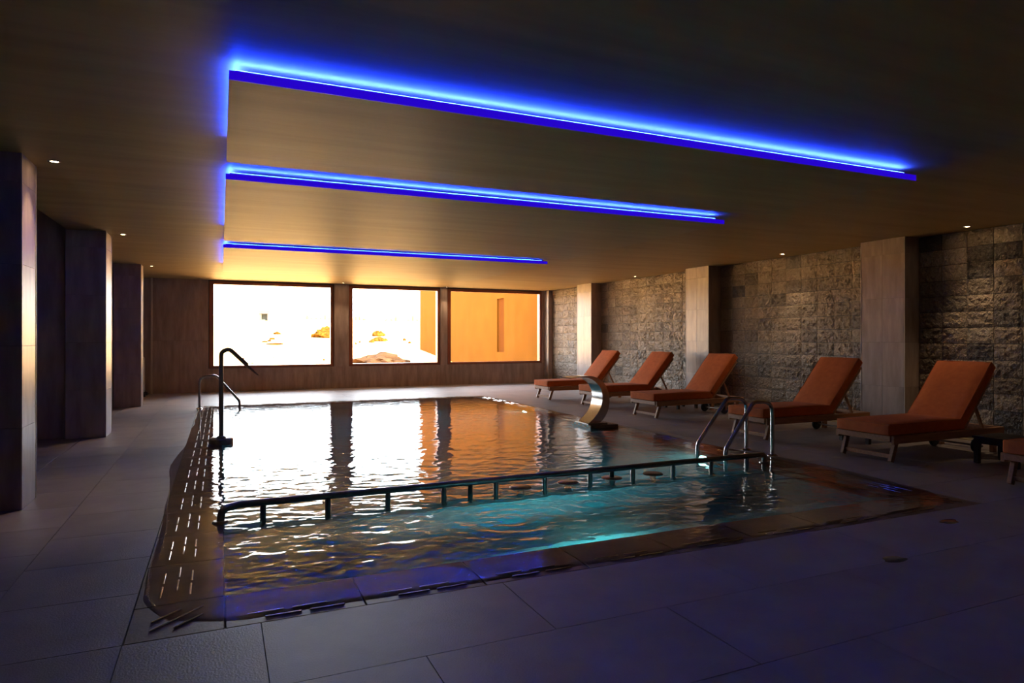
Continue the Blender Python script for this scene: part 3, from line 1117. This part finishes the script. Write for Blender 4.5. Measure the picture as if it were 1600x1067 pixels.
# ------------------------------------------------------------------ loungers
def make_lounger():
    root = empty('sun_lounger')
    w = 0.33
    # side rails, end rails
    for s in (-1, 1):
        MB().box(0.03, 1.90, s * w - 0.018, s * w + 0.018, 0.205, 0.285).build('side_rail', M_TEAK, root, 0.004, 1)
    MB().box(0.02, 0.055, -w + 0.018, w - 0.018, 0.225, 0.285).build('end_rail', M_TEAK, root, 0.004, 1)
    MB().box(1.865, 1.90, -w + 0.018, w - 0.018, 0.215, 0.285).build('end_rail', M_TEAK, root, 0.004, 1)
    for k in range(9):
        x = 0.10 + k * 0.135
        MB().box(x, x + 0.075, -w + 0.02, w - 0.02, 0.270, 0.288).build('slat', M_TEAK, root)
    # splayed foot legs with a stretcher
    for s in (-1, 1):
        MB().beam((0.155, s * (w - 0.04), 0.27), (0.065, s * (w - 0.045), 0.012), 0.04, 0.052, up=(1, 0, 0)).build('leg', M_TEAK, root, 0.004, 1)
    MB().box(0.072, 0.100, -w + 0.06, w - 0.06, 0.045, 0.088).build('stretcher', M_TEAK, root, 0.003, 1)
    # head legs, axle with wheels
    for s in (-1, 1):
        MB().box(1.745, 1.815, s * (w - 0.035) - 0.022, s * (w - 0.035) + 0.022, 0.0, 0.215).build('leg', M_TEAK, root, 0.004, 1)
    MB().tube([(1.56, -w + 0.02, 0.079), (1.56, w - 0.02, 0.079)], 0.012, 10).build('axle', M_DARKSTEEL, root)
    for s in (-1, 1):
        wh = MB().lathe([(0.0, -0.02), (0.07, -0.02), (0.078, -0.012), (0.078, 0.012), (0.07, 0.02), (0.0, 0.02)], (1.56, s * (w - 0.09), 0.079), 24, 'y').build('wheel', M_RUBBER, root)
        MB().box(1.54, 1.58, s * (w - 0.05) - 0.01, s * (w - 0.05) + 0.01, 0.065, 0.21).build('wheel_bracket', M_TEAK, root)
    # raised back: frame, slats, prop
    hx, hz = 1.215, 0.292
    ang = math.radians(48.5)
    ux, uz = math.cos(ang), math.sin(ang)
    L = 0.83

    def bp(u, v):  # along the back, out of its face
        return hx + ux * u - uz * v, hz + uz * u + ux * v
    for s in (-1, 1):
        a, c = bp(0, -0.025), bp(L, -0.025)
        MB().beam((a[0], s * (w - 0.05), a[1]), (c[0], s * (w - 0.05), c[1]), 0.032, 0.05, up=(0, 1, 0)).build('back_rail', M_TEAK, root, 0.003, 1)
        a, c = bp(0.42, -0.05), (1.70, 0.25)
        MB().beam((a[0], s * (w - 0.10), a[1]), (c[0], s * (w - 0.10), c[1]), 0.024, 0.034, up=(0, 1, 0)).build('back_prop', M_TEAK, root, 0.003, 1)
    for k in range(7):
        u = 0.05 + k * 0.118
        a, c = bp(u, -0.012), bp(u + 0.07, -0.012)
        MB().beam((a[0], 0, a[1]), (c[0], 0, c[1]), 2 * w - 0.14, 0.016, up=(0, 0, 1)).build('back_slat', M_TEAK, root)
    # cushions
    cw = 0.315

    def cushion(nm, x0, x1, z0, z1, to=None):
        bm = bmesh.new()
        nx, ny, nz = 16, 10, 3
        mb = MB()
        mb.box(x0, x1, -cw, cw, z0, z1)
        me = mb.mesh(nm)
        bm.from_mesh(me)
        bmesh.ops.subdivide_edges(bm, edges=bm.edges, cuts=7, use_grid_fill=True)
        for v in bm.verts:
            # soft crown and rounded sides
            fx = min(v.co.x - x0, x1 - v.co.x) / 0.10
            fy = min(v.co.y + cw, cw - v.co.y) / 0.10
            f = min(1, max(0, min(fx, fy)))
            if v.co.z > z1 - 1e-4:
                v.co.z += 0.010 * math.sin(f * math.pi / 2) + 0.004 * noise.noise((v.co.x * 4, v.co.y * 4, z1))
        es = [e for e in bm.edges if e.calc_face_angle(0) > 0.7]
        bmesh.ops.bevel(bm, geom=es, offset=0.016, segments=3, affect='EDGES', profile=0.5, clamp_overlap=True)
        if to:
            for v in bm.verts:
                X_, Z_ = to(v.co.x, v.co.z)
                v.co.x, v.co.z = X_, Z_
        bm.to_mesh(me)
        bm.free()
        for p_ in me.polygons:
            p_.use_smooth = True
        return link(nm, me, root, M_CUSH)
    c1 = cushion('seat_cushion', 0.0, 1.235, 0.290, 0.402)
    c2 = cushion('back_cushion', 0.0, 0.86, 0.0, 0.105, lambda a, c: bp(a + 0.035, c))
    for c, prof in ((c1, [(0.004, z, 0.0) for z in (0.388,)]), (c2, None)):
        pass
    pp = [(0.012, -cw + 0.008, 0.401), (1.22, -cw + 0.008, 0.401), (1.22, cw - 0.008, 0.401), (0.012, cw - 0.008, 0.401), (0.012, -cw + 0.008, 0.401)]
    MB().tube(pp, 0.0045, 6).build('piping', M_PIPING, c1)
    q4 = [bp(a + 0.035, 0.104) for a in (0.012, 0.848)]
    pp = [(q4[0][0], -cw + 0.008, q4[0][1]), (q4[1][0], -cw + 0.008, q4[1][1]), (q4[1][0], cw - 0.008, q4[1][1]), (q4[0][0], cw - 0.008, q4[0][1]), (q4[0][0], -cw + 0.008, q4[0][1])]
    MB().tube(pp, 0.0045, 6).build('piping', M_PIPING, c2)
    return root


LNG = [(6.30, 4.90, 0.0, 'orange cushioned teak lounger beside the wide stone column, nearest whole one'),
       (6.30, 3.20, 0.0, 'orange cushioned lounger cut off by the right edge of the picture'),
       (6.24, 6.55, 0.0, 'orange cushioned teak lounger directly behind the steel ladder rails'),
       (6.32, 8.95, 2.0, 'orange cushioned teak lounger right of the waterfall blade, third from the windows'),
       (6.36, 10.78, 0.0, 'orange cushioned teak lounger behind the waterfall blade, second from the windows'),
       (6.20, 12.43, 0.0, 'orange cushioned teak lounger nearest the windows')]
proto = make_lounger()
index_kids()
for i, (x, y, a, lb) in enumerate(LNG):
    o = proto if i == 0 else dup_tree(proto)
    o.location = (x, y, 0)
    o.rotation_euler = (0, 0, math.radians(a))
    tag(o, lb, 'sun lounger', 'orange sun loungers along the stone wall')


def make_table():
    root = empty('side_table')
    for k in range(5):
        x = -0.24 + k * 0.097
        MB().box(x, x + 0.092, -0.22, 0.22, 0.262, 0.282).build('top_slat', M_TABLE, root, 0.002, 1)
    for sx in (-1, 1):
        for sy in (-1, 1):
            MB().box(sx * 0.205 - 0.024, sx * 0.205 + 0.024, sy * 0.185 - 0.024, sy * 0.185 + 0.024, 0, 0.262).build('leg', M_TABLE, root, 0.002, 1)
    for s in (-1, 1):
        MB().box(-0.205, 0.205, s * 0.185 - 0.012, s * 0.185 + 0.012, 0.205, 0.262).build('apron', M_TABLE, root)
        MB().box(s * 0.205 - 0.012, s * 0.205 + 0.012, -0.185, 0.185, 0.205, 0.262).build('apron', M_TABLE, root)
    return root


TB = [(7.42, 4.08, 'low dark side table at the right edge beside the cut off lounger'),
      (7.45, 5.73, 'low dark side table in front of the wide stone column, between two loungers'),
      (7.75, 7.70, 'low dark side table behind the ladder rails, between two loungers'),
      (7.85, 9.88, 'low dark side table between the second and third lounger from the windows')]
tp = make_table()
index_kids()
for i, (x, y, lb) in enumerate(TB):
    o = tp if i == 0 else dup_tree(tp)
    o.location = (x, y, 0)
    tag(o, lb, 'side table', 'low dark side tables between the loungers')

# ------------------------------------------------------------------ heater behind the far column
ht = tag(empty('panel_heater', (-1.62, 16.72, 0)), 'slim white panel heater on small wheels behind the farthest alcove column', 'heater')
MB().box(-0.05, 0.05, -0.33, 0.33, 0.075, 0.86).build('body', M_WHITE, ht, 0.012, 2)
for k in range(6):
    MB().box(-0.03, 0.03, -0.27 + k * 0.095, -0.21 + k * 0.095, 0.858, 0.866).build('vent_slot', M_RUBBER, ht)
for y in (-0.24, 0.24):
    MB().box(-0.11, 0.11, y - 0.018, y + 0.018, 0.045, 0.075).build('foot', M_RUBBER, ht, 0.004, 1)
    for x in (-0.09, 0.09):
        MB().lathe([(0.0, -0.011), (0.026, -0.011), (0.026, 0.011), (0.0, 0.011)], (x, y, 0.026), 16, 'y').build('wheel', M_RUBBER, ht)
cd = arc_pts([(0.02, 0.34, 0.20), (0.05, 0.40, 0.06), (0.10, 0.42, 0.012), (0.13, 0.50, 0.012), (0.06, 0.545, 0.012), (0.02, 0.58, 0.10)], [0.05, 0.04, 0.05, 0.04])
MB().tube(cd, 0.006, 8).build('cable', M_RUBBER, ht)

# ------------------------------------------------------------------ damp spots on the floor
def puddle(x, y, rx, ry, label):
    n = 28
    vs = [(0, 0, 0.0022)]
    r = random.Random(int(x * 100))
    ph = [r.uniform(0, 6.28) for _ in range(4)]
    for ring, z in ((0.7, 0.002), (1.0, -0.001)):
        for k in range(n):
            a = 2 * math.pi * k / n
            w = 1 + 0.12 * math.sin(2 * a + ph[0]) + 0.08 * math.sin(3 * a + ph[1]) + 0.05 * math.sin(5 * a + ph[2])
            vs.append((rx * ring * w * math.cos(a), ry * ring * w * math.sin(a), z))
    fs = [(0, 1 + k, 1 + (k + 1) % n) for k in range(n)]
    fs += [(1 + k, 1 + n + k, 1 + n + (k + 1) % n, 1 + (k + 1) % n) for k in range(n)]
    o = MB().add(vs, fs, True).build('puddle', M_PUDDLE)
    o.location = (x, y, 0)
    tag(o, label, 'puddle', 'small damp spots on the floor tiles')


M_PUDDLE = grainy('damp_floor', (0.06, 0.05, 0.05), (0.09, 0.075, 0.07), (8, 8, 8), rough=0.12)
puddle(4.72, 2.98, 0.10, 0.05, 'small dark damp spot on the floor near the right pool corner')
puddle(3.62, 2.60, 0.10, 0.05, 'small dark damp spot on the floor in the right foreground')

# ------------------------------------------------------------------ outside the windows
def ground_z(x, y):
    d = max(0.0, y - 18.0)
    return -0.05 + 0.043 * d - 0.45 * min(1, max(0, (x - 5) / 2)) * max(0, 1 - d / 16) + 0.10 * noise.noise((x * 0.13, y * 0.13, 0.3)) * min(1, d / 6)


gx = np.linspace(-120, 160, 90)
gy = np.concatenate([np.linspace(17.7, 60, 70), np.linspace(62, 175, 40)])
vs = [(x, y, ground_z(x, y)) for y in gy for x in gx]
nx = len(gx)
fs = [(j * nx + i, j * nx + i + 1, (j + 1) * nx + i + 1, (j + 1) * nx + i) for j in range(len(gy) - 1) for i in range(nx - 1)]
gm = MB()
gm.add(vs, fs, True)
tag(gm.build('outdoor_ground', M_SAND), 'pale sandy ground rising away outside the windows', 'ground', kind='structure')


def wpos(px, d):
    """ground point at picture column px and forward distance d"""
    u = (px - 800) / F_PX
    c, s = math.cos(YAW), math.sin(YAW)
    return d * (u * c + s), d * (-u * s + c)


ORD = ['first', 'second', 'third', 'fourth', 'fifth', 'sixth', 'seventh', 'eighth', 'ninth', 'tenth', 'eleventh', 'twelfth', 'thirteenth', 'fourteenth']


def nth(px, items):
    """which window a thing is seen through, and its place from the left there"""
    left = px < 535
    row = sorted(p for p in items if (p < 535) == left)
    return ('left' if left else 'middle'), ORD[row.index(px)]


def blob(name, x, y, z, rx, ry, rz_, mat, label, cat, group, seed, rough=0.35, sub=3, flat=False, rot=0):
    bm = bmesh.new()
    bmesh.ops.create_icosphere(bm, subdivisions=sub, radius=1)
    for v in bm.verts:
        k = 1 + rough * noise.noise(v.co * 1.7 + Vector((seed * 3.1, seed, 0))) + rough * 0.6 * noise.noise(v.co * 4.5 + Vector((seed, 0, seed)))
        v.co *= k
        if v.co.z < -0.25:
            v.co.z = -0.25
        v.co = Vector((v.co.x * rx, v.co.y * ry, (v.co.z + 0.25) * rz_))
    me = bpy.data.meshes.new(name)
    bm.to_mesh(me)
    bm.free()
    o = link(name, me, None, mat)
    o.location = (x, y, z)
    o.rotation_euler = (0, 0, rot)
    return tag(o, label, cat, group)


# orange outbuilding wall seen through the middle and right windows
wl = tag(empty('orange_wall', (8.95, 17.75, 0)), 'orange rendered outbuilding wall with a tall narrow slot outside the right window', 'wall')
ang = math.atan2(1.0, 16.8)
L = 17.0
wl.rotation_euler = (0, 0, -ang)
zt = 7.0
s0, s1, sz0, sz1 = 3.50, 4.25, 0.80, 2.72
MB().box(0, 0.4, 0, s0, -0.3, zt).build('wall_panel', M_ORANGE, wl)
MB().box(0, 0.4, s1, L, -0.3, zt).build('wall_panel', M_ORANGE, wl)
MB().box(0, 0.4, s0, s1, -0.3, sz0).build('wall_panel', M_ORANGE, wl)
MB().box(0, 0.4, s0, s1, sz1, zt).build('wall_panel', M_ORANGE, wl)
MB().box(0.05, 0.38, s0, s1, sz0, sz1).build('slot_infill', M_RUST, wl)

x, y = wpos(592, 27)
md = blob('dirt_mound', x, y, ground_z(x, y) - 0.25, 1.22, 1.0, 0.46, M_SOIL, 'low mound of dark brown soil outside the middle window', 'mound', None, 5, 0.4, 4)
x, y = wpos(655, 25)
blob('dirt_mound', x, y, ground_z(x, y) - 0.12, 0.7, 1.4, 0.22, M_SOIL, 'flat patch of brown soil beside the orange wall outside', 'mound', None, 8, 0.3, 3)
x, y = wpos(516, 50)
blob('brush_pile', x, y, ground_z(x, y) - 0.05, 1.1, 0.8, 0.72, M_BRUSH, 'rounded orange brown brush heap outside, at the right of the left window', 'brush', None, 2, 0.5, 4)
k = 0
HEAP = ((586, 44, 0.26), (592, 44.5, 0.30), (597, 44, 0.24), (589, 46, 0.34), (595, 47, 0.3), (581, 42.5, 0.2), (602, 45, 0.18))
for (px, d, s) in HEAP:
    x, y = wpos(px, d)
    _, o_ = nth(px, [h[0] for h in HEAP])
    blob('field_stone', x, y, ground_z(x, y) - 0.03 + (0.28 if d > 45 else 0), s, s, s * 0.9, M_BRUSH, 'orange brown stone in the small heap outside the middle window, %s from the left' % o_, 'stone', 'stones heaped outside the middle window', k, 0.35, 2)
    k += 1
ROCKS = ((411, 22.5, 0.14, 0.05), (404, 24, 0.07, 0.05), (417, 24, 0.06, 0.04), (395, 25, 0.10, 0.03),
         (430, 38, 0.9, 0.05), (425, 45, 0.22, 0.08), (433, 52, 0.35, 0.12), (421, 42, 0.22, 0.06), (413.5, 40, 0.22, 0.06), (380, 27, 0.07, 0.05), (428, 28, 0.06, 0.03),
         (640, 42, 0.12, 0.08), (632, 46, 0.14, 0.1), (556, 40, 0.10, 0.08), (562, 42, 0.08, 0.08), (506, 27, 0.05, 0.04))
for (px, py_d, rx, rz_) in ROCKS:
    x, y = wpos(px, py_d)
    w_, o_ = nth(px, [h[0] for h in ROCKS])
    blob('field_rock', x, y, ground_z(x, y) - 0.01, rx, rx * 0.6, rz_ * 1.6, M_ROCK, 'small rusty rock on pale ground outside the %s window, %s from the left' % (w_, o_), 'rock', 'rocks scattered on the ground outside', k, 0.3, 2, rot=k)
    k += 1
# concrete frame hut on the rise
x, y = wpos(412.5, 110)
hz_ = ground_z(x, y)
hut = tag(empty('concrete_hut', (x, y, hz_), -0.05), 'small square concrete hut with a dark opening on the rise outside', 'hut')
hw, hh = 0.80, 1.75
MB().box(-hw, -hw + 0.22, -0.6, 0.6, -0.3, hh).build('wall_panel', M_CONC, hut)
MB().box(hw - 0.28, hw, -0.6, 0.6, -0.3, hh).build('wall_panel', M_CONC, hut)
MB().box(-hw + 0.22, hw - 0.28, 0.4, 0.6, -0.3, hh - 0.6).build('back_panel', M_DARKVOID, hut)
MB().box(-hw - 0.02, hw + 0.02, -0.65, 0.65, hh - 0.6, hh).build('roof_slab', M_CONC, hut)
MB().box(-hw + 0.22, -hw + 0.40, -0.55, -0.45, -0.3, hh - 0.6).build('post', M_CONC, hut)
# bushes along the skyline
k = 60
BUSHES = ((480, 0.30, 0.75), (487, 0.36, 0.45), (494, 0.34, 0.35), (501, 0.34, 0.40), (508, 0.24, 1.0), (514, 0.26, 0.45),
                     (556, 0.24, 0.75), (562, 0.20, 1.1), (569, 0.36, 0.5), (604, 0.34, 0.4), (611, 0.34, 0.45), (618, 0.30, 0.8), (630, 0.34, 0.35), (638, 0.30, 0.4), (645, 0.24, 1.2), (652, 0.30, 0.45))
for (px, w_, h_) in BUSHES:
    v_, o_ = nth(px, [h[0] for h in BUSHES])
    x, y = wpos(px, 130)
    blob('far_bush', x, y, ground_z(x, y) - 0.1, w_, w_ * 0.8, h_, M_BUSH, 'low dark bush on the skyline outside the %s window, %s from the left' % (v_, o_), 'bush', 'bushes along the skyline outside', k, 0.5, 2)
    k += 1
